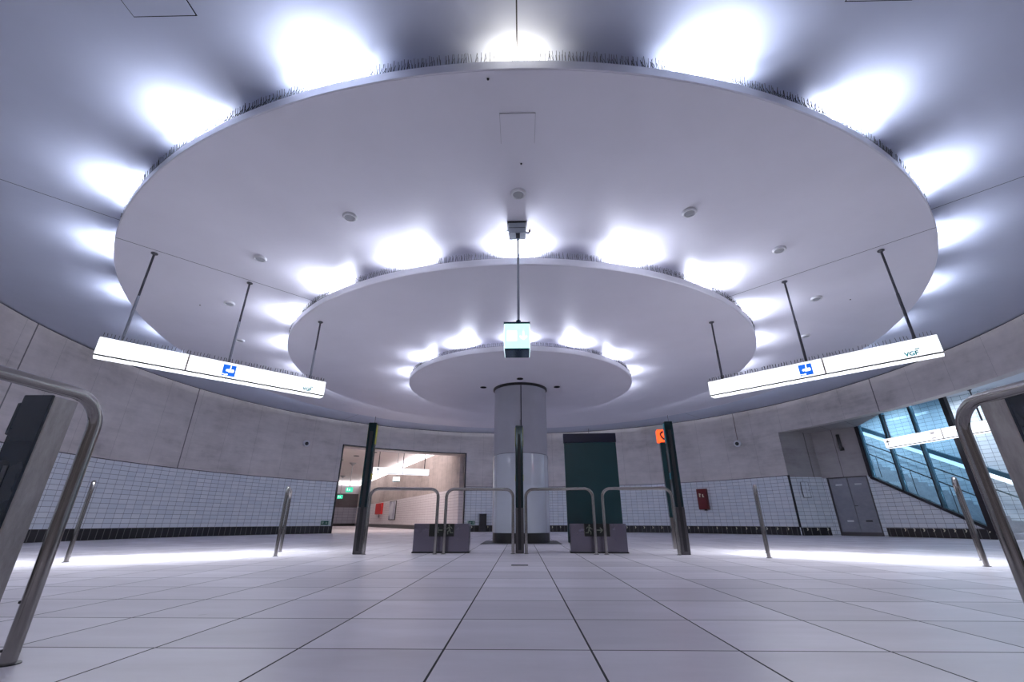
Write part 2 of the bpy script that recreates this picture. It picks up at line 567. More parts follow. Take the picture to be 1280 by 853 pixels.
def CP(p): return Vector((CJ.x + CU.x * p[0] + CL.x * p[1], CJ.y + CU.y * p[0] + CL.y * p[1], p[2]))


LEN = 34.
b = MB(CP)
b.box((LEN / 2 - .1, -.15, 1.05), (LEN + .2, .3, 2.1), mi=1)
b.box((LEN / 2 - .1, -.14, 3.55), (LEN + .2, .28, 2.9), mi=0)
struct('wall_corridor_right', b, [M['conc_warm'], M['tile_c']])
b = MB(CP)
b.box((LEN / 2 + .3, 6.75, 1.05), (LEN - .6, .3, 2.1), mi=1)
b.box((LEN / 2 + .3, 6.74, 3.55), (LEN - .6, .28, 2.9), mi=0)
struct('wall_corridor_left', b, [M['conc_warm'], M['tile_c']])
b = MB(CP)
b.box((LEN + .15, 3.3, 1.0), (.3, 7.2, 2.0), mi=1)
b.box((LEN + .16, 3.3, 2.75), (.28, 7.2, 1.5), mi=0)
b.box((LEN + .17, 3.3, 4.25), (.26, 7.2, 1.5), mi=2)
struct('wall_corridor_end', b, [M['conc_end'], M['tile_cend'], M['disc_plain']])
b = MB(CP)
b.box((LEN / 2 - .1, .012, .13), (LEN, .03, .26)); struct('baseboard_corridor_right', b, M['skirt_c'])
b = MB(CP)
b.box((LEN - .012, 3.3, .13), (.03, 6.7, .26)); struct('baseboard_corridor_end', b, M['black'])
M['ceil_warm'] = painted('warm_white_corridor_ceiling', (.80, .74, .71), ())
b = MB(CP)
b.box((LEN / 2, 3.3, 5.05), (LEN + .6, 7.2, .16)); struct('ceiling_corridor', b, M['ceil_warm'])
# continuous luminous bands at the head of the walls
b = MB(CP); b.box((LEN / 2, .032, 4.69), (LEN, .06, .54))
o = obj('light_slot', b, M['slot']); tag(o, 'long white light slot above the concrete side wall of the lit corridor', 'light')
b = MB(CP); b.box((LEN - .05, 3.4, 4.66), (.12, 6.2, .42))
o = obj('light_slot', b, M['slot']); tag(o, 'white light band across the far end of the lit corridor', 'light')

# ---------------------------------------------------------------- recess with the service doors and the stair
Pe = polar(60.4, RW).xy; W2 = Vector((11.85, 18.18)); K = Vector((12.88, 16.96))


def seg_wall(b, p, q, z0, z1, t, mi):
    p = Vector(p); q = Vector(q); d = (q - p).normalized(); nn = Vector((-d.y, d.x))
    c = (p + q) / 2 + nn * t / 2
    b.box((c.x, c.y, (z0 + z1) / 2), ((q - p).length, abs(t), z1 - z0), math.atan2(d.y, d.x), mi)


b = MB()
seg_wall(b, Pe + Vector((.0, 0)), W2 + Vector((.2, 0)), 2.10, 3.84, .25, 0); seg_wall(b, Pe, W2 + Vector((.2, 0)), 0, 2.10, .25, 1)
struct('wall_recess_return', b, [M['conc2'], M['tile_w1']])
dW = (K - W2).normalized(); nW = Vector((-dW.y, dW.x))
if nW.x < 0: nW = -nW
D0, D1 = W2 + dW * .17, W2 + dW * 1.47
b = MB()
tW = .25 if Vector((-dW.y, dW.x)).x > 0 else -.25
seg_wall(b, W2, K + dW * .02, 2.06, 3.84, tW, 0)
seg_wall(b, W2, D0, 0, 2.06, tW, 1); seg_wall(b, D1, K, 0, 2.06, tW, 1)
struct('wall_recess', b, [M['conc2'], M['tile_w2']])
b = MB(); seg_wall(b, Pe + Vector((.02, -.02)), W2 + Vector((0, -.02)), 0, .28, .03, 0); struct('baseboard_recess', b, M['skirt_w'])
o = bpy.data.objects['baseboard_recess']
for i, s in enumerate((.25, .62, 1.0)):
    b = MB(); chevron(b, (Pe.x + s, Pe.y - .021, .215), (1, 0, 0), (0, -1, 0)); obj('arrow_mark', b, M['arrow'], o)
# soffit over the recess
b = MB(); b.prism([tuple(polar(a_, RW + .3).xy) for a_ in (78, 76, 74, 72, 70, 68, 66, 64, 62, 60.3, 59)] + [tuple(W2 + Vector((.1, .35))), tuple(K + Vector((.35, .2))), tuple(K + Vector((.0, -.05)))], 3.84, 3.95)
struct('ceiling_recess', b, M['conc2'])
# black upright edge of the concrete next to the tiles
b = MB(); b.box((Pe.x + .0, Pe.y - .02, 1.22), (.06, .05, 1.88)); struct('trim_6', b, M['black'])

# double steel service door
def DP(p):  # local: x along the wall from D0, y out of the wall towards the hall, z up
    return Vector((D0.x + dW.x * p[0] - nW.x * p[1], D0.y + dW.y * p[0] - nW.y * p[1], p[2]))


WD = (D1 - D0).length
b = MB(DP)
b.box((.02, -.03, 1.03), (.04, .10, 2.06)); b.box((WD - .02, -.03, 1.03), (.04, .10, 2.06)); b.box((WD / 2, -.03, 2.04), (WD, .10, .04)); b.box((WD / 2, -.04, .06), (WD - .08, .06, .12))
door = struct('door_1', b, M['steel_dark'])
for i in range(2):
    b = MB(DP); w = WD / 2 - .05
    b.box((.045 + w / 2 + i * (w + .01), -.05, 1.07), (w, .05, 1.90), ch=.004)
    lf = obj('door_leaf', b, M['doorm'], door)
    xx = .045 + w / 2 + i * (w + .01)
    b = MB(DP); b.box((xx, -.02, 1.78), (.22, .012, .055)); obj('name_plate', b, M['white'], lf)
    b = MB(DP); b.box((xx + (.06 if i == 0 else .02), -.02, .50), (.2, .012, .06)); obj('vent_plate', b, M['white'] if i == 0 else M['black'], lf)
b = MB(DP); b.tube([(WD / 2 + .03, -.02, 1.02), (WD / 2 + .03, .03, 1.02), (WD / 2 + .13, .03, 1.02)], .01, 8); obj('door_handle', b, M['black'], door)

# little flush access door in the tiles of the return wall
b = MB(); b.box((Pe.x + .55, Pe.y - .004, 1.62), (.30, .008, .58)); hatch = obj('wall_access_door', b, M['black_gap'])
tag(hatch, 'small flush tiled access door in the wall left of the double steel door', 'access door')
b = MB(); b.box((Pe.x + .55, Pe.y - .008, 1.62), (.275, .008, .555)); obj('panel', b, M['tile_w1'], hatch)
b = MB(); b.lathe([(.012, 0), (.012, .012)], (0, 0, 0), 10); k = obj('lock', b, M['black'], hatch)
k.location = (Pe.x + .65, Pe.y - .012, 1.6); k.rotation_euler = (R(90), 0, 0)

# dark sensor bar on the recess wall
def RP(p): return Vector((W2.x + dW.x * p[0] - nW.x * p[1], W2.y + dW.y * p[0] - nW.y * p[1], p[2]))
b = MB(RP); b.box((.93, .035, 3.33), (.10, .07, .62), ch=.01); sb = obj('sensor_bar', b, M['black'])
tag(sb, 'black upright sensor bar high on the recessed concrete wall above the steel door', 'sensor')
b = MB(RP); b.box((.99, .05, 3.08), (.06, .09, .12), ch=.01); obj('sensor_head', b, M['black'], sb)

# glazed screen beside the stair
def SP(p): return Vector((E3.x + SU.x * p[0] + SN.x * p[1], E3.y + SU.y * p[0] + SN.y * p[1], p[2]))
SK_ = .582; S0 = .19; LK = 3.06; NB = 2.0


def sbar(b, p, q, w, t):
    """flat bar in the screen plane between (s,z) points, width w, thickness t"""
    b.plate(stroke(p, q, w), (0, -t / 2, 0), (1, 0, 0), (0, 0, 1), (0, 1, 0), t)


b = MB(SP)
b.plate([(-.02, 0), (LK, 0), (LK, S0 + SK_ * LK), (-.02, S0)], (0, 0, 0), (1, 0, 0), (0, 0, 1), (0, 1, 0), .12)
struct('wall_stair', b, M['tile_w3'])
b = MB(SP); b.box((LK / 2, -.012, .14), (LK, .03, .28)); bs = struct('baseboard_stair', b, M['skirt_s'])
for i in range(9):
    if i == 1: continue
    b = MB(SP); chevron(b, (.12 + i * .29, -.027, .225), (-1, 0, 0), (0, -1, 0)); obj('arrow_mark', b, M['arrow'], bs)
win_frame = MB(SP)
sbar(win_frame, (-.05, S0 + SK_ * -.02 + .02), (LK, S0 + SK_ * LK + .02), .09, .14)
win_frame.box((LK - .02, 0, 3.25), (.11, .16, 2.5))
win_frame.box((LK / 2, 0, 4.52), (LK, .12, .08))
win = struct('window_1', win_frame, M['frame_dark'])
sm = [2.97, 2.04, 1.05, .06]
for i, s in enumerate(sm):
    b = MB(SP); z0 = S0 + SK_ * s
    if i == 3:
        b.box((s - .03, 0, (z0 + 4.50) / 2), (.14, .16, 4.50 - z0)); obj('mullion', b, M['frame_dark'], win)
    else:
        b.box((s, .02, (z0 + 4.50) / 2), (.055, .13, 4.50 - z0)); obj('mullion', b, M['frame'], win)
        b = MB(SP); b.box((s + .036, .0, (z0 + 4.50) / 2), (.02, .14, 4.50 - z0)); obj('mullion_gasket', b, M['frame_dark'], win)
for i in range(3):
    a, c = sm[i + 1] + .03, sm[i] - .03
    b = MB(SP); b.plate([(a, S0 + SK_ * a + .05), (c, S0 + SK_ * c + .05), (c, 4.5), (a, 4.5)], (0, .03, 0), (1, 0, 0), (0, 0, 1), (0, 1, 0), .012)
    obj('pane', b, M['glass'], win)

# staircase
steps = MB(SP)
prof = [(-.22, 0)]
for i in range(22):
    s = -.22 + i * .283
    prof += [(s, .165 * (i + 1)), (s + .283, .165 * (i + 1))]
prof += [(-.22 + 22 * .283, 0)]
steps.plate(prof, (0, .14, 0), (1, 0, 0), (0, 0, 1), (0, 1, 0), NB - .15)
st = obj('staircase', steps, M['stair']); st['kind'] = 'structure'
b = MB(SP); b.box((1.2, NB + .14, 2.3), (13.4, .28, 4.7)); struct('wall_stair_back', b, M['tile_w3'])
b = MB(SP); b.box((6.2, 1.3, 2.3), (.28, 2.4, 4.7)); struct('wall_stair_top', b, M['tile_n'])
b = MB(SP); b.box((-5.4, -.3, 2.3), (.28, 5.0, 4.7)); struct('wall_stair_side', b, M['tile_n'])
M['ceil_stair'] = painted('white_stair_ceiling', (.72, .74, .78), ())
b = MB(SP); b.box((1.3, 1.05, 4.68), (13.6, 2.3, .16)); struct('ceiling_stair', b, M['ceil_stair'])
b = MB()
b.prism([tuple(polar(a_, RW + .3).xy) for a_ in (108, 104, 100, 96, 92, 88, 84, 80, 76, 73)] + [tuple(K), tuple(E3), tuple(E3 - SU * 5.4)], 4.6, 4.72)
struct('ceiling_landing', b, M['ceil_stair'])
b = MB(SP); b.box((4.72, .09, 2.3), (3.3, .14, 4.7)); struct('wall_stair_head', b, M['conc2'])
KS = .556


def slope_box(b, s0, s1, n, z_at0, w, h):
    b.plate([(s0, z_at0 + KS * s0), (s1, z_at0 + KS * s1), (s1, z_at0 + KS * s1 + h), (s0, z_at0 + KS * s0 + h)], (0, n, 0), (1, 0, 0), (0, 0, 1), (0, 1, 0), w)


rail = thing('wall_handrail', 'lit handrail ledge rising along the tiled back wall of the stair', 'handrail', (0, 0, 0))
b = MB(SP); slope_box(b, -2.4, 5.0, NB - .13, 1.60, .13, .17); obj('ledge', b, M['frame'], rail)
b = MB(SP); slope_box(b, -2.4, 5.0, NB - .05, 1.43, .05, .14); obj('light_strip', b, M['slot_blue'], rail)
b = MB(SP); b.tube([(-2.0, NB - .14, 1.08 - KS * 2.0), (5.0, NB - .14, 1.08 + KS * 5.0)], .024, 10); hb = obj('grip_tube', b, M['steel'], rail)
for s in (-1.6, -.5, .7, 1.9, 3.1, 4.3):
    b = MB(SP); b.tube([(s, NB + .02, 1.02 + KS * s), (s, NB - .12, 1.02 + KS * s), (s, NB - .14, 1.08 + KS * s)], .010, 6); obj('bracket', b, M['steel'], hb)
b = MB(SP)
b.tube([(-.12, .28, 0.0), (-.12, .28, .90), (-.02, .28, 1.02), (4.6, .28, 1.02 + .582 * 4.62)], .02, 10)
o = obj('stair_handrail', b, M['black']); tag(o, 'thin black handrail climbing the stair just behind the glass', 'handrail')
for s in (.9, 1.9, 2.9):
    q = MB(SP); q.tube([(s, .28, .165 * (math.floor((s + .22) / .283) + 1) - .002), (s, .28, 1.03 + .582 * s)], .011, 8); obj('baluster', q, M['black'], o)


def tube_lamp(name, label, s0, n0, s1, n1, z):
    t = thing(name, label, 'lamp', (0, 0, 0), 0, 'tube lamps over the stair')
    q = MB(SP); q.box(((s0 + s1) / 2, (n0 + n1) / 2, z + .055), (max(.08, abs(s1 - s0)), max(.08, abs(n1 - n0)), .03)); obj('batten', q, M['white'], t)
    q = MB(SP); q.tube([(s0, n0, z + .02), (s1, n1, z + .02)], .028, 12); obj('lamp_tube', q, M['tube'], t)


tube_lamp('tube_lamp', 'bright lamp tube on the stair ceiling behind the third glass pane', .02, .62, .50, .64, 4.53)
tube_lamp('tube_lamp', 'bright lamp tube on the stair ceiling behind the second glass pane', 2.55, 1.5, 3.2, 1.5, 4.53)

# ---------------------------------------------------------------- corridor stub behind the photographer
b = MB()
for a in (162, 198):
    p = polar(a, RW + .1)
    b.box((p.x + (.1 if a == 162 else -.1), -2.6, 1.9), (.2, 6.4, 3.9))
b.box((CX, -5.8, 1.9), (8.2, .2, 3.9))
struct('wall_entry', b, M['conc2'])
b = MB(); b.box((CX, -2.65, 3.92), (8.2, 6.5, .16)); struct('ceiling_entry', b, M['disc_plain'])

# ------------------------------------------------------------------ ceiling discs with bird spikes


def spike_strip(parent, base, t, up, out, length, h=.11, pitch=.030, r=.0024, name='bird_spike_strip'):
    """one strip module: clear base bar and splayed wire pairs"""
    b = MB()
    base, t, up, out = Vector(base), Vector(t), Vector(up), Vector(out)
    n = int(length / pitch)
    for i in range(n):
        s = -length / 2 + (i + .5) * pitch
        p = base + t * s
        lean = random.uniform(-.16, .16)
        for k in (-.12, .22):
            d = (up + out * (k + random.uniform(-.08, .08)) + t * lean * (1 if i % 2 else -1)).normalized()
            q = p + d * h * random.uniform(.86, 1.05)
            a1 = t * r; a2 = out * r
            b.add([p - a1 - a2, p + a1 - a2, p + a2 * 1.4, q - a1 - a2, q + a1 - a2, q + a2 * 1.4],
                  [(0, 1, 4, 3), (1, 2, 5, 4), (2, 0, 3, 5), (3, 4, 5)])
    m = Matrix.Identity(3)
    hx = t * (length / 2 - .004); ho = out * .010; hu = up * .006
    vs = [base + sx * hx + so * ho + su * hu for su in (0, 1) for so in (-1, 1) for sx in (-1, 1)]
    b.add(vs, [(0, 1, 3, 2), (4, 6, 7, 5), (0, 4, 5, 1), (2, 3, 7, 6), (0, 2, 6, 4), (1, 5, 7, 3)])
    return obj(name, b, M['wire'], parent)


def disc(key, label, arc, strip, ph):
    z, r, h = DISCS[key]
    t = thing('ceiling_disc', label, 'ceiling disc', (CX, CY, z), 0)
    b = MB(); b.lathe([(r - .06, 0.004), (r - .012, 0.0), (r - .012, .025), (r - .06, .025)], (0, 0, 0), 256)
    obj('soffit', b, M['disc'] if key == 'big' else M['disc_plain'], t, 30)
    b = MB()
    prof = [(r - .012, .006), (r, .012), (r, h - .006), (r - .006, h), (r - .05, h), (r - .05, h - .008), (r - .012, h - .012)]
    b.lathe(prof + [prof[0]], (0, 0, 0), 256, 0, False, False)
    obj('rim', b, M['rim'], t, 40)
    n = int(2 * arc / 180 * PI * r / strip)
    for i in range(n):
        az = 180 - arc + (i + .5) * 2 * arc / n
        a = R(az); out = Vector((math.sin(a), math.cos(a), 0)); tn = Vector((math.cos(a), -math.sin(a), 0))
        spike_strip(t, out * (r - .022) + Vector((0, 0, h)), tn, (0, 0, 1), out, strip * .97, ph)
    return t


BIG = disc('big', 'largest and highest of the three round white ceiling discs', 88, .5, .135)
MID = disc('mid', 'middle-sized round white ceiling disc under the largest one', 88, .5, .12)
SML = disc('small', 'smallest and lowest round white ceiling disc, around the column head', 88, .5, .09)


def access_panel(parent, az, r, w, d, z, name='access_panel'):
    """flush square cover with a dark shadow gap, in the frame of its parent"""
    t = MB()
    a = R(az); o = Vector((math.sin(a), math.cos(a))) * r
    x, y = o.x, o.y
    t.box((x, y, z - .001), (w, d, .004)); g = obj(name, t, M['grey'], parent)
    t = MB(); t.box((x, y, z - .004), (w - .007, d - .007, .006)); obj('cover', t, M['disc'], g)
    return g


access_panel(BIG, 180, 8.36, .40, .42, 0)
h1 = thing('ceiling_access_panel', 'square access panel in the outer ceiling at the upper left of the photo', 'access panel', (CX, CY, ZC), 0)
h2 = thing('ceiling_access_panel', 'square access panel in the outer ceiling at the upper right of the photo', 'access panel', (CX, CY, ZC), 0)
for h, sx in ((h1, -1), (h2, 1)):
    t = MB(); t.box((sx * 3.38, -9.75, -.001), (.62, .62, .004)); obj('gap_frame', t, M['black_gap'], h)
    t = MB(); t.box((sx * 3.38, -9.75, -.005), (.598, .598, .008)); obj('cover', t, M['ceil'], h)

# ceiling loudspeakers on the big disc
zb = DISCS['big'][0]
sp_lab = {180: 'round ceiling loudspeaker on the largest disc, just above the hanging exit sign mount',
          -160: 'round ceiling loudspeaker on the largest disc, next left of the centre one', 160: 'round ceiling loudspeaker on the largest disc, next right of the centre one',
          -142.6: 'round ceiling loudspeaker on the largest disc, second left of the centre one', 143.7: 'round ceiling loudspeaker on the largest disc, second right of the centre one',
          -124.8: 'round ceiling loudspeaker between the left sign\'s outer and middle rods', 124.6: 'round ceiling loudspeaker between the right sign\'s two outer rods',
          -107.5: 'round ceiling loudspeaker partly behind the middle rod of the left sign', 107.5: 'round ceiling loudspeaker low beside the middle rod of the right sign'}
first = None
for az, lab in sp_lab.items():
    p = polar(az, 7.29, zb)
    if first is None:
        first = thing('ceiling_speaker', lab, 'loudspeaker', p, 0, 'loudspeakers under the largest ceiling disc')
        b = MB(); b.lathe([(.105, 0), (.105, -.012), (.092, -.03), (.078, -.032), (.076, -.02)], (0, 0, 0), 32); obj('bezel', b, M['white'], first, 40)
        b = MB(); b.lathe([(.075, -.019), (.06, -.026), (.02, -.029)], (0, 0, 0), 32); obj('grille', b, M['grey'], first, 40)
    else:
        dup(first, p, 0, lab)
# screws and stains on the big soffit
for (az, r) in ((-178.1, 8.98), (179.7, 7.83), (-121.5, 7.81), (121.1, 7.86)):
    a = R(az); b = MB(); b.lathe([(.014, 0), (.010, -.010)], (math.sin(a) * r, math.cos(a) * r, 0), 10); obj('screw', b, M['black'], BIG)
# black recessed downlights round the column head
zs = DISCS['small'][0]
dl = None
for az, lab in ((180, 'black recessed downlight in front of the column head'), (-106, 'black recessed downlight left of the column head'), (106, 'black recessed downlight right of the column head')):
    p = polar(az, 1.07, zs)
    if dl is None:
        dl = thing('downlight', lab, 'downlight', p, 0, 'downlights round the column head')
        b = MB(); b.lathe([(.088, .001), (.09, -.008), (.078, -.010), (.074, .0)], (0, 0, 0), 32, 0, True, False); obj('ring', b, M['black'], dl, 40)
        b = MB(); b.lathe([(.074, -.001), (.05, -.003)], (0, 0, 0), 32); obj('lamp', b, M['black_gap'], dl)
    else:
        dup(dl, p, 0, lab)

# ------------------------------------------------------------------ column
colm = thing('round_column', 'thick round enamel-clad column under the smallest ceiling disc', 'column', (CX, CY, 0))
RC = .735
b = MB(); b.lathe([(RC - .012, 0), (RC - .012, .224)], (0, 0, 0), 96); obj('plinth', b, M['plinth'], colm, 30)
b = MB(); b.lathe([(RC - .02, .224), (RC, .228), (RC, 2.095), (RC - .008, 2.1)], (0, 0, 0), 96); obj('lower_cladding', b, M['enamel'], colm, 30)
b = MB(); b.lathe([(RC - .03, 2.1), (RC - .03, 2.112)], (0, 0, 0), 96, 0, False, False); obj('joint_ring', b, M['black_gap'], colm)
b = MB(); b.lathe([(RC - .012, 2.112), (RC - .012, 3.90)], (0, 0, 0), 96); obj('upper_cladding', b, M['enamel_up'], colm, 30)
b = MB(); b.lathe([(RC - .05, 3.9), (RC + .03, 3.925), (RC + .03, 3.962)], (0, 0, 0), 96); obj('collar', b, M['black'], colm, 30)
a = R(178.3)
b = MB(); b.box((math.sin(a) * (RC - .02), math.cos(a) * (RC - .02), 3.0), (.022, .03, 1.78)); obj('vertical_joint', b, M['black_gap'], colm)
for az in (122, -122):
    a = R(az); b = MB(); b.box((math.sin(a) * (RC - .006), math.cos(a) * (RC - .006), 1.16), (.012, .016, 1.86), -a); obj('panel_joint', b, M['grey'], colm)
b = MB(); b.box((CX, CY, .002), (1.9, 1.9, .006)); struct('trim_7', b, simple('dark_floor_inlay', (.05, .05, .055), .4, 0, .4, .15, 3.))
b = MB(); b.box((-.025, 5.83, .002), (.20, .09, .006)); o = obj('floor_slot', b, M['black']); tag(o, 'small dark slot cover set in the floor tiles in front of the middle post', 'floor slot')
b = MB(); b.box((-.025, 5.83, .006), (.17, .02, .004)); obj('slot_bar', b, M['grey'], o)

# ------------------------------------------------------------------ tubular barriers
RT = .0255


def barrier_proto(length, label, group=None):
    t = thing('tubular_barrier', label, 'barrier', (0, 0, 0), 0, group)
    H = .99; rc = .13; path = [(0, 0, 0), (0, 0, .3), (0, 0, H - rc)]
    for i in range(1, 9):
        a = i * PI / 16
        path.append((rc - rc * math.cos(a), 0, H - rc + rc * math.sin(a)))
    for i in range(0, 9):
        a = i * PI / 16
        path.append((length - rc + rc * math.sin(a), 0, H - rc + rc * math.cos(a)))
    path += [(length, 0, .3), (length, 0, 0)]
    b = MB(); b.tube(path, RT, 20); tb = obj('bent_tube', b, M['steel'], t, 50)
    for x in (0, length):
        b = MB(); b.lathe([(RT + .014, .0), (RT + .014, .004), (RT + .001, .006)], (x, 0, 0), 24); obj('floor_sleeve', b, M['black'], t, 40)
        for zz in (.045, .20):
            b = MB(); b.lathe([(.006, 0), (.004, .006)], (0, 0, 0), 8)
            k = obj('grub_screw', b, M['black'], tb); k.location = (x + RT * .72, -RT * .66, zz); k.rotation_euler = (R(90), 0, R(45))
    return t


def bar_at(t, p, q):
    d = Vector(q) - Vector(p)
    t.location = (p[0], p[1], 0); t.rotation_euler = (0, 0, math.atan2(d.y, d.x))


G1 = 'low tubular barriers of the gate row'
fr = [((-2.508, 7.62), (-1.40, 7.72), 'steel tube barrier between the left tall post and the left steel plinth'),
      ((-1.255, 7.73), (-.135, 7.82), 'steel tube barrier joining the left steel plinth to the centre post'),
      ((.075, 7.82), (1.165, 7.70), 'steel tube barrier between the centre post and the teal panel'),
      ((1.345, 7.69), (2.455, 7.60), 'steel tube barrier between the teal panel and the right tall post')]
proto = None
for p, q, lab in fr:
    if proto is None:
        proto = barrier_proto(1.12, lab, G1); bar_at(proto, p, q)
    else:
        d = Vector(q) - Vector(p); dup(proto, (p[0], p[1], 0), math.atan2(d.y, d.x), lab, G1)
G2 = 'tubular barriers seen end-on in the floor'
eo = [((-5.85, 6.13), (-6.62, 6.94), 'steel tube barrier seen end-on in the floor at far left, before the tiled wall'),
      ((-3.71, 7.22), (-4.17, 8.25), 'steel tube barrier seen end-on in the floor left of the gate row'),
      ((3.55, 7.03), (4.05, 8.05), 'steel tube barrier seen end-on in the floor right of the gate row'),
      ((5.42, 5.80), (6.17, 6.63), 'steel tube barrier seen end-on in the floor at far right, before the glazed stair')]
for p, q, lab in eo:
    d = Vector(q) - Vector(p); dup(proto, (p[0], p[1], 0), math.atan2(d.y, d.x), lab, G2)
G3 = 'large near barriers at the photo edges'
dup(proto, (-1.885, 1.885, 0), R(-94), 'large near steel tube barrier cut by the left edge of the photo', G3)
dup(proto, (2.05, 2.06, 0), R(-90), 'large near steel tube barrier cut by the right edge of the photo', G3)

# ------------------------------------------------------------------ gate posts


def gate_post(x, y, rz, label, edge='edge'):
    t = thing('gate_post', label, 'post', (x, y, 0), rz, 'tall posts of the gate row')
    b = MB(); b.box((0, 0, 1.40), (.135, .12, 1.40), ch=.006); obj('upper_body', b, M['teal_post'], t)
    b = MB(); b.box((0, 0, .35), (.14, .125, .70), ch=.006); obj('steel_base', b, M['steel_dark'], t)
    for s in (-1, 1):
        b = MB(); b.box((s * .070, .01, 1.90), (.008, .09, .34)); obj('edge_strip', b, M[edge], t)
        b = MB(); b.box((s * .070, .01, 1.19), (.008, .09, .10)); obj('edge_mark', b, M[edge], t)
    b = MB(); b.box((.0, -.062, 1.0), (.05, .008, 1.9)); obj('front_groove', b, M['black'], t)
    b = MB(); b.tube([(.02, 0, 2.10), (.02, 0, 2.22)], .0035, 6); obj('bird_spike', b, M['wire'], t)
    return t


gate_post(-2.615, 7.66, R(5), 'tall dark teal post at the left end of the gate row')
gate_post(-.03, 7.98, 0, 'tall dark post in front of the round column')
gate_post(2.575, 7.66, R(-5), 'tall dark teal post at the right end of the gate row', 'cyan')

# steel plinths with exit pictograms


def plinth(x, y, rz, label, flip):
    t = thing('steel_plinth', label, 'plinth', (x, y, 0), rz, 'steel plinths of the gate row')
    b = MB(); b.box((0, .17, .227), (.93, .34, .446), ch=.006); obj('casing', b, M['steel_box'], t)
    b = MB(); b.box((0, .17, .012), (.95, .36, .02)); obj('foot', b, M['black'], t)
    px = -.02 if flip < 0 else .0
    b = MB(); b.box((px, -.004, .352), (.42, .014, .196)); pn = obj('exit_panel', b, M['blackpanel'], t)
    pn['label'] = 'black panel with grey running figure and arrow'
    b = MB()
    for pl in running_man(flip, .19, px + (.12 if flip > 0 else -.12), .348) + arrow_poly(.12, px - flip * .04, .35, PI if flip > 0 else 0):
        b.plate(pl, (0, -.011, 0), (1, 0, 0), (0, 0, 1), (0, -1, 0), .002)
    obj('exit_pictogram', b, M['mark_grey'], pn)
    for s in (-1, 1):
        b = MB(); b.box((px + s * .212, -.005, .352), (.006, .016, .2)); obj('panel_edge', b, M['steel'], pn)
    return t


plinth(-1.34, 7.95, R(3), 'scuffed steel plinth left of the column, its exit arrow pointing left', 1)
plinth(1.28, 7.95, R(-3), 'scuffed steel plinth under the teal panel, its exit arrow pointing right', -1)

# big teal panel behind the right plinth
t = thing('information_panel', 'tall blank teal panel with navy head standing behind the right steel plinth', 'panel', (1.30, 8.40, 0), R(-3))
b = MB(); b.box((0, 0, 1.0), (.965, .14, 1.72), ch=.006); obj('face', b, M['teal'], t)
b = MB(); b.box((0, 0, 1.945), (.985, .155, .17), ch=.006); obj('head', b, M['navy'], t)
b = MB(); b.box((0, 0, .08), (.9, .12, .16)); obj('foot', b, M['black'], t)
b = MB(); b.tube([(0, 0, 2.03), (0, 0, 2.13)], .004, 6); obj('bird_spike', b, M['wire'], t)

# help pillar with red sign
t = thing('help_pillar', 'slim dark teal help pillar with glowing red telephone sign on top', 'help pillar', (2.98, 9.25, 0), R(-10))
b = MB(); b.box((.0, 0, 1.28), (.17, .16, 1.44), ch=.006); obj('body', b, M['teal_post'], t)
b = MB(); b.box((.0, 0, .28), (.16, .15, .56), ch=.006); obj('steel_base', b, M['steel'], t)
b = MB(); b.box((.02, -.085, 1.33), (.03, .01, 1.0)); obj('front_groove', b, M['black'], t)
b = MB(); b.box((-.005, 0, 2.135), (.24, .20, .25), ch=.008); sg = obj('lit_sign', b, M['lit_red'], t); sg['label'] = 'glowing red telephone sign'
b = MB()
for pl in (stroke((-.04, .07), (-.075, .03), .035), stroke((-.075, .04), (-.06, -.03), .03), stroke((-.06, -.02), (-.02, -.075), .035), circ(-.03, .07, .024, 10), circ(-.012, -.072, .024, 10)):
    b.plate([(x + .01, z + 2.135) for x, z in pl], (0, -.101, 0), (1, 0, 0), (0, 0, 1), (0, -1, 0), .003)
obj('telephone_symbol', b, M['black'], sg)

# near pylons at the photo edges


def pylon(x, y, sx, label, h):
    """sx = 1: steel cheek on the +x side, dark face towards the photographer"""
    t = thing('reader_pylon', label, 'pylon', (x, y, 0), 0, 'short ticket pylons at the photo edges')
    b = MB(); b.box((0, .0, h / 2), (.20, .17, h), ch=.006); obj('steel_cheek', b, M['steel_pylon'], t)
    b = MB(); b.box((-sx * .006, -.093, h / 2 + .004), (.205, .02, h), ch=.004); obj('dark_face', b, M['petrol'], t)
    b = MB(); b.box((-sx * .115, -.05, h - .16), (.03, .11, .22), ch=.006); obj('reader_box', b, M['petrol'], t)
    b = MB(); b.box((-sx * .02, -.105, h * .36), (.03, .006, h * .55)); obj('face_rib', b, M['steel_dark'], t)
    return t


pylon(-3.33, 2.965, 1, 'short dark-faced steel pylon behind the near left barrier', 1.29)
pylon(3.35, 3.005, -1, 'short dark-faced steel pylon behind the near right barrier', 1.29)

# ------------------------------------------------------------------ hanging light signs


def text_mesh(s, size, mat, name, parent, loc, rot, ext=.001, bold=0.):
    cu = bpy.data.curves.new(name, 'FONT'); cu.body = s; cu.size = size; cu.extrude = ext; cu.align_x = 'LEFT'; cu.offset = bold
    tmp = bpy.data.objects.new(name, cu); COL.objects.link(tmp)
    bpy.context.view_layer.update()
    dg = bpy.context.evaluated_depsgraph_get()
    me = bpy.data.meshes.new_from_object(tmp.evaluated_get(dg))
    COL.objects.unlink(tmp); bpy.data.objects.remove(tmp)
    me.materials.clear(); me.materials.append(mat)
    o = bpy.data.objects.new(name, me); COL.objects.link(o); o.parent = parent
    o.location = loc; o.rotation_euler = rot
    return o


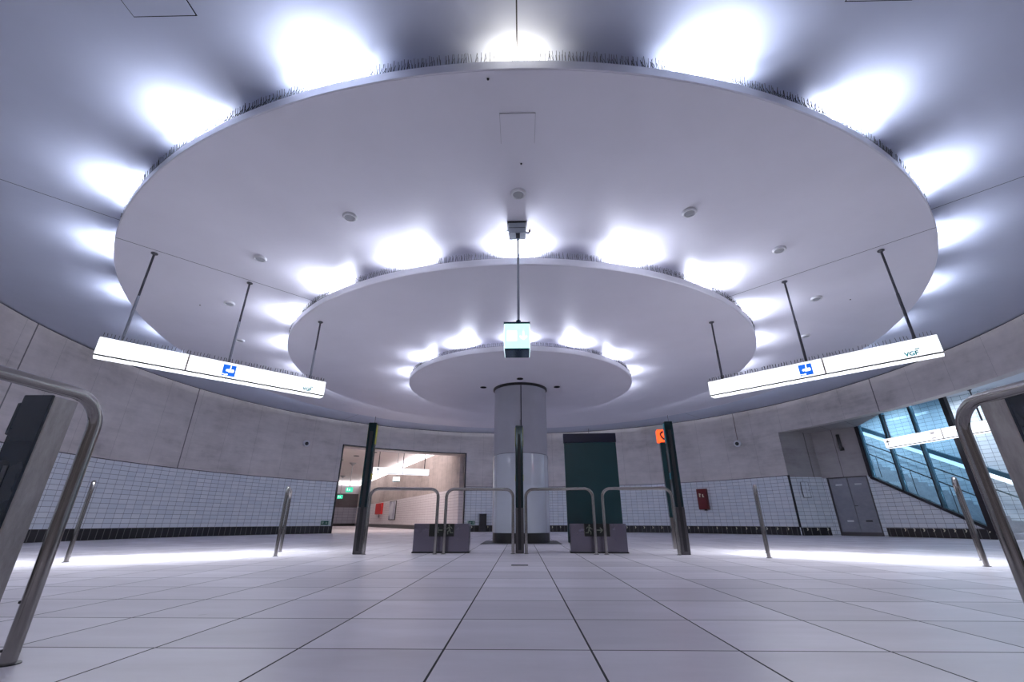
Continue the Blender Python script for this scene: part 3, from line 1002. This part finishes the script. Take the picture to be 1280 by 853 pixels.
def lightbox(t, L, z0, z1, th, split, bottom_split=None, spikes=True, trim=True):
    """long lit box in local coordinates: x along it from 0 to L, front towards -y"""
    b = MB(); b.box((L / 2, 0, (z0 + .02 + z1) / 2), (L, th, z1 - z0 - .02), ch=.004)
    box = obj('light_box', b, M['lit_white'], t)
    b = MB(); b.box((L / 2, 0, z0 + .006), (L - .01, th - .012, .010)); obj('lit_underside', b, M['lit_under'], box)
    b = MB()
    for s in (-1, 1): b.box((L / 2, s * (th / 2 - .003), z0 + .016), (L + .004, .014, .020))
    obj('edge_trim', b, M['black'], box)
    b = MB(); b.box((split, 0, (z0 + z1) / 2 + .012), (.022, th + .004, z1 - z0 - .03)); obj('divider', b, simple('beige_divider', (.45, .38, .33), .5, 0, .4, .03) if 'div' not in M else M['div'], box)
    if bottom_split is not None:
        b = MB(); b.box((bottom_split, 0, z0 + .002), (.01, th, .006)); obj('underside_divider', b, M['grey'], box)
    if spikes:
        n = 7
        for i in range(n):
            spike_strip(t, ((i + .5) * L / n, -th * .28, z1), (1, 0, 0), (0, 0, 1), (0, -1, 0), L / n * .98, .085, .045, .0032)
    return box


def rods(t, xs, z1, tops, mat2):
    for x, zt in zip(xs, tops):
        b = MB(); b.tube([(x, 0, z1), (x, 0, zt)], .017, 12); rd = obj('rod', b, M['rod'], t)
        b = MB(); b.tube([(x, 0, z1), (x, 0, z1 + (zt - z1) * .50)], .0215, 12); obj('sleeve', b, mat2, rd)
        b = MB(); b.lathe([(.05, 0), (.05, -.012), (.022, -.03)], (x, 0, zt), 20); obj('ceiling_rose', b, M['rod'], rd)


M['div'] = simple('beige_divider', (.45, .38, .33), .5, 0, .4, .03)
ICON = [[(-.5, -.5), (.5, -.5), (.5, .5), (-.5, .5)]]
# white vehicle-like shape with pointed nose, mast and low mark, as on the blue square
ICON_W = [[(-.28, -.02), (-.20, .10), (.34, .14), (.40, -.02), (.34, -.15), (-.02, -.17), (-.10, -.10), (-.2, -.12)],
          [(.02, .12), (.12, .12), (.12, .5), (.05, .5)],
          [(-.5, -.33), (-.2, -.36), (-.1, -.30), (-.02, -.36), (-.06, -.46), (-.26, -.46), (-.5, -.38)]]


def pictogram(box, x, z, s, th, mir=1):
    o = Vector((x, -th / 2 - .001, z))
    b = MB(); b.plate([(a * s, c * s) for a, c in ICON[0]], o, (1, 0, 0), (0, 0, 1), (0, -1, 0), .003)
    p = obj('blue_pictogram', b, M['lit_blue'], box); p['label'] = 'blue square pictogram'
    b = MB()
    for pl in ICON_W: b.plate([(a * s * mir, c * s) for a, c in pl], o + Vector((0, -.003, 0)), (1, 0, 0), (0, 0, 1), (0, -1, 0), .002)
    obj('white_mark', b, M['lit_white'], p)


def logo(box, x, z, th):
    g = text_mesh('VGF', .088, M['lit_teal'], 'logo', box, (x, -th / 2 - .002, z), (R(90), 0, 0), .001, .0035)
    b = MB(); b.plate([(.13, .075), (.185, .080), (.185, .095), (.13, .09)], (x, -th / 2 - .001, z), (1, 0, 0), (0, 0, 1), (0, -1, 0), .002)
    obj('logo_bar', b, M['lit_teal'], g).matrix_parent_inverse = g.matrix_basis.inverted()


TH = .20
# left: local x runs from the outer end (r = 8.80) towards the column
aL = -134.2; p0 = polar(aL, 8.805, 0); dL = (polar(aL, 5.44) - p0).normalized()
tL = thing('hanging_light_sign', 'long white light sign hanging on three rods at the left', 'sign', p0, math.atan2(dL.y, dL.x), 'long white light signs under the discs')
LL = 3.365
bx = lightbox(tL, LL, 2.735, 3.03, TH, 8.805 - 7.69, 8.805 - 7.11)
rods(tL, [8.805 - 8.555, 8.805 - 7.11, 8.805 - 5.72], 3.03, [4.656, 4.656, 4.286], M['rod_pale'])
pictogram(bx, 8.805 - 7.09, 2.89, .195, TH)
logo(bx, 2.955, 2.792, TH)
# right: local x runs from the inner end (r = 5.24) outwards
aR = 133.9; p0 = polar(aR, 5.25, 0); dR = (polar(aR, 8.6) - p0).normalized()
tR = thing('hanging_light_sign', 'long white light sign hanging on three rods at the right', 'sign', p0, math.atan2(dR.y, dR.x), 'long white light signs under the discs')
bx = lightbox(tR, LL, 2.735, 3.03, TH, 7.17 - 5.25, 6.95 - 5.25)
rods(tR, [5.50 - 5.25, 6.93 - 5.25, 8.37 - 5.25], 3.03, [4.286, 4.656, 4.656], M['rod'])
pictogram(bx, 6.905 - 5.25, 2.89, .195, TH)
logo(bx, 8.195 - 5.25, 2.787, TH)
# corridor sign
p0 = Vector((-7.55, 22.90, 0)); q0 = Vector((-4.93, 24.05, 0)); d = (q0 - p0)
tC = thing('hanging_light_sign', 'white light sign with black arrow hanging in the corridor opening', 'sign', p0, math.atan2(d.y, d.x))
bx = lightbox(tC, d.length, 2.74, 3.05, .18, d.length * .52, None, False)
rods(tC, [.25, d.length * .52, d.length - .24], 3.05, [4.21, 4.21, 4.21], M['rod'])
b = MB()
for pl in arrow_poly(.24, .22, 2.90, R(90)): b.plate(pl, (0, -.091, 0), (1, 0, 0), (0, 0, 1), (0, -1, 0), .002)
obj('arrow', b, M['black'], bx)
# stair sign
p0 = Vector((12.34, 15.12, 0)); q0 = Vector((12.85, 11.85, 0)); d = (q0 - p0)
tS = thing('hanging_light_sign', 'white light sign with black upward arrow hanging before the glazed stair', 'sign', p0, math.atan2(d.y, d.x))
bx = lightbox(tS, d.length, 2.74, 3.05, .18, 1.86, None, False)
rods(tS, [.17, d.length - .4], 3.05, [3.84, 3.95], M['rod'])
b = MB()
for pl in arrow_poly(.2, .12, 2.90, R(90)): b.plate(pl, (0, -.091, 0), (1, 0, 0), (0, 0, 1), (0, -1, 0), .002)
obj('arrow', b, M['black'], bx)
M['pale_ink'] = emissive('pale_grey_lettering', (.6, .57, .6), .8, (.3, .3, .3))
text_mesh('Ausgang', .085, M['pale_ink'], 'lettering', bx, (.27, -.092, 2.945), (R(90), 0, 0))
b = MB()
b.plate([(1.50, 3.0), (1.68, 3.0), (1.62, 2.93), (1.55, 2.93)], (0, -.091, 0), (1, 0, 0), (0, 0, 1), (0, -1, 0), .002)
b.plate([(1.50, 2.80), (1.66, 2.80), (1.66, 2.835), (1.53, 2.83)], (0, -.091, 0), (1, 0, 0), (0, 0, 1), (0, -1, 0), .002)
obj('faint_symbol', b, M['pale_ink'], bx)

# hanging exit sign in the middle
t = thing('hanging_exit_sign', 'mint-lit exit sign box hanging on a rod in the centre', 'exit sign', (-.042, 5.54, 0), 0)
ZF = 2.665
b = MB(); b.box((0, .17, (ZF + 3.05) / 2), (.345, .36, 3.05 - ZF), ch=.004); bd = obj('lamp_body', b, M['exit_dark'], t)
b = MB(); b.box((0, -.013, (ZF + 3.05) / 2 - .004), (.345, .008, 3.05 - ZF - .02)); ff = obj('lit_face', b, M['lit_mint'], t)
b = MB(); b.box((0, .353, (ZF + 3.05) / 2 - .004), (.345, .008, 3.05 - ZF - .02)); obj('lit_back', b, M['lit_mint'], t)
for s in (-1, 1):
    b = MB(); b.box((s * .175, .17, (ZF + 3.05) / 2 - .004), (.008, .36, 3.05 - ZF - .02)); obj('lit_side', b, M['lit_pale'], t)
b = MB(); b.box((0, .17, 3.056), (.37, .39, .014)); obj('lid', b, M['exit_dark'], t)
b = MB(); b.box((0, .17, ZF - .004), (.30, .30, .012)); obj('underside', b, M['exit_dark'], t)
b = MB()
b.plate([(-.135, 2.78), (-.005, 2.78), (-.005, 2.93), (-.135, 2.93)], (0, -.018, 0), (1, 0, 0), (0, 0, 1), (0, -1, 0), .002)
for pl in arrow_poly(.14, .09, 2.86, R(-90)): b.plate(pl, (0, -.018, 0), (1, 0, 0), (0, 0, 1), (0, -1, 0), .002)
obj('exit_symbol', b, M['lit_mark'], ff)
b = MB()
for pl in running_man(1, .13, -.07, 2.855): b.plate(pl, (0, -.0205, 0), (1, 0, 0), (0, 0, 1), (0, -1, 0), .001)
obj('running_figure', b, M['lit_mint'], ff)
b = MB(); b.tube([(.022, .02, 3.06), (.022, .02, 4.47)], .018, 12); rd = obj('rod', b, M['rod_pale'], t)
b = MB(); b.lathe([(.035, 0), (.035, .035), (.02, .05)], (.022, .02, 3.06), 16); obj('clamp', b, M['exit_dark'], rd)
b = MB(); b.box((.012, -.07, 4.56), (.26, .20, .185), ch=.006); mb = obj('mounting_box', b, simple('grey_junction_box', (.42, .47, .52), .35, .2, .5, .05), t)
b = MB(); b.box((.012, -.07, 4.648), (.30, .24, .012)); obj('box_flange', b, M['black'], mb)
b = MB(); b.box((.012, -.172, 4.55), (.25, .004, .006)); b.box((.022, -.1, 4.47), (.06, .10, .05)); obj('cable_clamp', b, M['rod'], mb)
b = MB(); b.tube([(.14, -.08, 4.53), (.20, -.08, 4.53), (.22, -.08, 4.56)], .010, 8); b.tube([(.14, -.08, 4.505), (.19, -.08, 4.505), (.195, -.08, 4.53)], .008, 8)
obj('cable_gland', b, M['grey'], mb)
b = MB(); b.tube([(.19, -.10, 4.53), (.205, -.11, 4.57)], .009, 8); obj('red_cable_end', b, M['red'], mb)
b = MB(); b.tube([(-.12, -.1, 4.56), (-.16, -.1, 4.54), (-.15, -.1, 4.50), (-.12, -.1, 4.50)], .006, 8); obj('cable_loop', b, M['rod'], mb)

# ------------------------------------------------------------------ things on the walls


def on_wall(az, z, r=RW): return polar(az, r, z), R(-az)      # local +y points out through the wall, local -y into the hall


def cctv(az, z, label, aim):
    p, rz = on_wall(az, z)
    t = thing('security_camera', label, 'camera', p, rz, 'round wall cameras')
    b = MB(); b.box((0, -.012, .0), (.11, .024, .14), ch=.004); b.box((0, -.04, .085), (.035, .06, .05)); obj('bracket', b, M['black'], t)
    b = MB(); b.lathe([(.055, 0), (.085, .03), (.085, .12), (.075, .13), (.05, .125)], (0, 0, 0), 28); hd = obj('housing', b, M['white'], t, 40)
    hd.rotation_euler = (R(100), 0, R(aim)); hd.location = (0, -.015, -.01); hd.scale = (1.6, 1.6, 1.6)
    b = MB(); b.lathe([(.048, .126), (.03, .14), (.01, .143)], (0, 0, 0), 24); obj('lens', b, M['black'], hd, 40)
    return t


cctv(-52.4, 3.70, 'white round security camera high on the concrete wall left of the corridor opening', -12)
cc = cctv(52.06, 3.64, 'white round security camera with cable conduit on the wall right of the teal panel', 12)
b = MB(); b.tube([(.0, -.02, .06), (.0, -.02, 1.30)], .012, 8); obj('conduit', b, simple('rusty_conduit', (.26, .19, .16), .5, .3, .4, .2), cc)

p, rz = on_wall(42.7, 1.41)
t = thing('fire_cabinet', 'dark red fire cabinet on the tiled wall right of the help pillar', 'fire cabinet', p, rz)
b = MB(); b.box((0, -.05, 0), (.44, .16, .86), ch=.01); obj('cabinet', b, M['red'], t)
b = MB(); b.box((0, -.135, 0), (.40, .01, .80)); obj('cabinet_door', b, M['red'], t)
b = MB()
b.box((-.09, -.142, .16), (.05, .004, .16)); b.box((-.06, -.142, .20), (.05, .004, .05)); b.box((.05, -.142, .14), (.045, .004, .12)); b.box((.07, -.142, .09), (.06, .004, .03))
obj('extinguisher_symbol', b, M['arrow'], t)
b = MB(); b.box((.06, -.06, -.45), (.10, .10, .06), ch=.006); obj('lower_bracket', b, M['black'], t)


def exit_plate(az, z, label, flip):
    p, rz = on_wall(az, z, RW + .03)
    t = thing('wall_exit_sign', label, 'exit sign', p, rz, 'low green exit plates')
    b = MB(); b.box((0, -.012, 0), (.42, .02, .20)); obj('frame_plate', b, M['photolum'], t)
    b = MB(); b.box((-.03 if flip > 0 else .03, -.024, 0), (.32, .006, .165)); g = obj('green_face', b, M['green_sign'], t)
    b = MB()
    for pl in running_man(-flip, .15, -.08 * 1 if flip > 0 else .08, 0) + arrow_poly(.12, .06 if flip > 0 else -.06, 0, 0 if flip > 0 else PI):
        b.plate([(x - (.03 if flip > 0 else -.03), z_) for x, z_ in pl], (0, -.027, 0), (1, 0, 0), (0, 0, 1), (0, -1, 0), .002)
    obj('pictogram', b, M['photolum'], g)


exit_plate(-45.4, .425, 'low green exit plate on the tiled wall just left of the corridor opening', 1)
exit_plate(-12.2, .425, 'low green exit plate on the tiled wall just right of the corridor opening', -1)
p, rz = on_wall(-9.4, 0, RW - .12)
t = thing('wall_bin', 'narrow black bin standing against the tiled wall left of the column', 'bin', p, rz)
b = MB(); b.box((0, 0, .42), (.36, .22, .80), ch=.01); obj('bin_body', b, M['black'], t)
b = MB(); b.box((0, 0, .83), (.38, .24, .04), ch=.008); obj('lid', b, M['black'], t)
b = MB(); b.box((0, 0, .01), (.34, .2, .02)); obj('foot', b, M['black'], t)

# corridor furniture
t = thing('fire_cabinet', 'bright red fire cabinet on the white tiles inside the corridor', 'fire cabinet', CP((20.0, .0, 1.62)), CA + 0)
b = MB(CP); b.box((20.2, .10, 1.55), (2.6, .18, .92), ch=.01); o = obj('cabinet', b, M['red_bright'], None); o.parent = t
o.matrix_parent_inverse = Matrix.LocRotScale(t.location, t.rotation_euler, None).inverted()
b = MB(CP); b.box((20.2, .06, .95), (.12, .1, .3)); o = obj('hose_pipe', b, M['grey'], None); o.parent = t
o.matrix_parent_inverse = Matrix.LocRotScale(t.location, t.rotation_euler, None).inverted()


def poster_mat():
    m, nt, bb = new_mat('map_poster')
    p = pos(nt)[0]
    f = noise(nt, 1.1, 3, .6, p)
    nt.links.new(ramp(nt, f, [(.36, (.12, .13, .2)), (.46, (.5, .52, .62)), (.6, (.8, .82, .88))]), bb.inputs['Base Color'])
    setc(bb, None, .3)
    return m


b = MB(CP); b.box((15.0, .03, 1.32), (2.3, .05, 1.42)); pf = obj('map_poster', b, M['black']); tag(pf, 'framed blue-grey map poster on the corridor tiles beside the red cabinet', 'poster')
b = MB(CP); b.box((15.0, .06, 1.32), (2.2, .012, 1.34)); obj('print', b, poster_mat(), pf)
b = MB(CP); b.box((26.5, .13, .95), (.35, .24, 1.9), ch=.02); o = obj('ticket_machine', b, M['white']); tag(o, 'narrow pale machine against the corridor tiles beyond the red cabinet', 'machine')
b = MB(CP); b.box((26.4, .25, 1.3), (.25, .02, .35)); obj('screen', b, M['black'], o)


def corridor_exit(s, d, label, mat, z0=2.68, top=4.97, w=.62, h=.36):
    t = thing('corridor_exit_sign', label, 'exit sign', CP((s, d, 0)), CA)
    b = MB(); b.box((0, 0, z0 + h / 2), (w, .2, h), ch=.01); k = obj('lit_box', b, mat, t)
    b = MB()
    for pl in running_man(1, h * .75, -w * .18, z0 + h / 2): b.plate(pl, (0, -.101, 0), (1, 0, 0), (0, 0, 1), (0, -1, 0), .003)
    for pl in arrow_poly(h * .55, w * .25, z0 + h / 2, R(-90)): b.plate(pl, (0, -.101, 0), (1, 0, 0), (0, 0, 1), (0, -1, 0), .003)
    obj('pictogram', b, M['lit_mark'], k)
    b = MB(); b.tube([(0, 0, z0 + h), (0, 0, top)], .022, 8); obj('rod', b, M['rod_pale'], t)
    b = MB(); b.lathe([(.05, -.22), (.26, -.05), (.28, 0)], (0, 0, top), 20); obj('canopy', b, M['grey'], t, 40)


corridor_exit(15.9, 3.45, 'nearer hanging green exit sign in the corridor, beside the left tall post', M['lit_green'])
corridor_exit(27.8, 2.75, 'farther hanging green exit sign in the corridor, at the edge of the opening', M['lit_green'])
t = thing('corridor_exit_sign', 'pale blue-lit exit sign right below the corridor light sign', 'exit sign', CP((1.6, 2.95, 0)), CA)
b = MB(); b.box((0, 0, 2.60), (.36, .16, .22), ch=.008); obj('lit_box', b, M['lit_pale'], t)
b = MB(); b.tube([(0, 0, 2.71), (0, 0, 4.97)], .012, 8); obj('rod', b, M['rod_pale'], t)
b = MB(); b.box((0, 0, 2.475), (.34, .15, .03)); obj('lamp_base', b, M['exit_dark'], t)
cd = None
for i, (px, py) in enumerate([(9.0, 3.0), (11.4, 3.85), (14.2, 4.6), (17.2, 5.35)]):
    lab = ['nearest of the four dark ceiling downlights in the corridor', 'second nearest of the four dark corridor downlights', 'third nearest of the four dark corridor downlights', 'farthest of the four dark ceiling downlights in the corridor'][i]
    if cd is None:
        cd = thing('corridor_downlight', lab, 'downlight', CP((px, py, 4.97)), CA, 'dark downlights in the corridor ceiling')
        b = MB(); b.lathe([(.2, 0), (.2, -.03), (.16, -.04)], (0, 0, 0), 24); obj('ring', b, M['rod'], cd, 40)
        b = MB(); b.lathe([(.155, -.038), (.1, -.03)], (0, 0, 0), 24); obj('lamp', b, M['black'], cd)
    else:
        dup(cd, CP((px, py, 4.97)), CA, lab)

# ------------------------------------------------------------------ lights


def area(name, loc, direction, sx, sy, watts, col, spread=180):
    l = bpy.data.lights.new(name, 'AREA'); l.shape = 'RECTANGLE'; l.size = sx; l.size_y = sy
    l.energy = watts; l.color = col; l.spread = R(spread)
    o = bpy.data.objects.new(name, l); COL.objects.link(o)
    o.location = loc
    o.rotation_euler = Vector(direction).to_track_quat('-Z', 'Y').to_euler()
    return o


COOL = (.77, .82, 1.)
WB, WM, WS = 60., 33., 15.


def ring(key, n, watts, back):
    z, r, h = DISCS[key]
    for k in range(n):
        az = 180 - 360 / n * k
        a = R(az); out = Vector((math.sin(a), math.cos(a), 0))
        p = polar(az, r - back, z + .098)
        w = watts; col = COOL
        if key == 'big' and k == 0: w *= .14; col = (1., .93, .80)
        area('cove_lamp', p, out * .75 + Vector((0, 0, .66)), .36, .10, w, col, 130 if key == 'big' else 140)


ring('big', 28, WB, .30)
ring('mid', 20, WM, .30)
ring('small', 14, WS, .27)
# lamps in the undersides of the two long signs
for t_, az, r0 in ((tL, aL, 7.12), (tR, aR, 6.92)):
    p = polar(az, r0, 2.728)
    for wt, sprd in ((42., 60), (122., 170)):
        o = area('sign_downlight', p, (0, 0, -1), 3.3, .16, wt, (.88, .92, 1.), sprd)
        o.rotation_euler = (0, 0, R(90 - az))
# corridor fill, slot and stair lamps
for s in (2., 4.6):
    p = CP((s, 3.2, 4.9)); area('corridor_fill_lamp', p, CU.to_3d() * .5 + Vector((0, 0, -1)), 3., 1., 110., (1., .86, .84))  # unseen fill lamps, added out of view behind the lintel to brighten the corridor
for s in (4., 10., 16., 22., 28.):
    p = CP((s, 1.1, 4.8)); d = CP((s, 0, 2.4)) - p; area('corridor_slot_lamp', p, d, 5., .15, 42., (1., .88, .90), 150)
for s_ in (.6, 3.2):
    p = SP((s_, .95, 4.46)); o = area('stair_lamp', p, (0, 0, -1), .05, 1.4, 62., (.70, .83, 1.)); o.rotation_euler = (0, 0, math.atan2(SN.y, SN.x))
p = SP((-3.0, 0.2, 4.5)); area('stair_lamp', p, (0, 0, -1), 1.2, .1, 40., (.72, .80, 1.))
area('entry_fill_lamp', (0, -3.2, 3.8), (0, 0, -1), 3, 2, 90., (.85, .88, 1.))  # unseen fill light added behind the camera for the near floor and reflections

w = bpy.data.worlds.new('world'); S.world = w; w.use_nodes = True
w.node_tree.nodes['Background'].inputs[0].default_value = (.3, .36, .5, 1)
w.node_tree.nodes['Background'].inputs[1].default_value = .05

# ------------------------------------------------------------------ camera and view
cd_ = bpy.data.cameras.new('camera'); cam = bpy.data.objects.new('camera', cd_); COL.objects.link(cam)
cam.location = (0, 0, .483)
cam.rotation_euler = (R(90 + 22.54), 0, .02)
cd_.sensor_width = 36; cd_.lens = 544.007 * 36 / 1280; cd_.clip_start = .02; cd_.clip_end = 200
S.camera = cam
S.view_settings.view_transform = 'Standard'; S.view_settings.look = 'None'
S.view_settings.exposure = 0; S.view_settings.gamma = 1; S.view_settings.use_curve_mapping = False
S.cycles.use_denoising = True
S.cycles.max_bounces = 10; S.cycles.diffuse_bounces = 6; S.cycles.glossy_bounces = 4
S.cycles.sample_clamp_indirect = 6
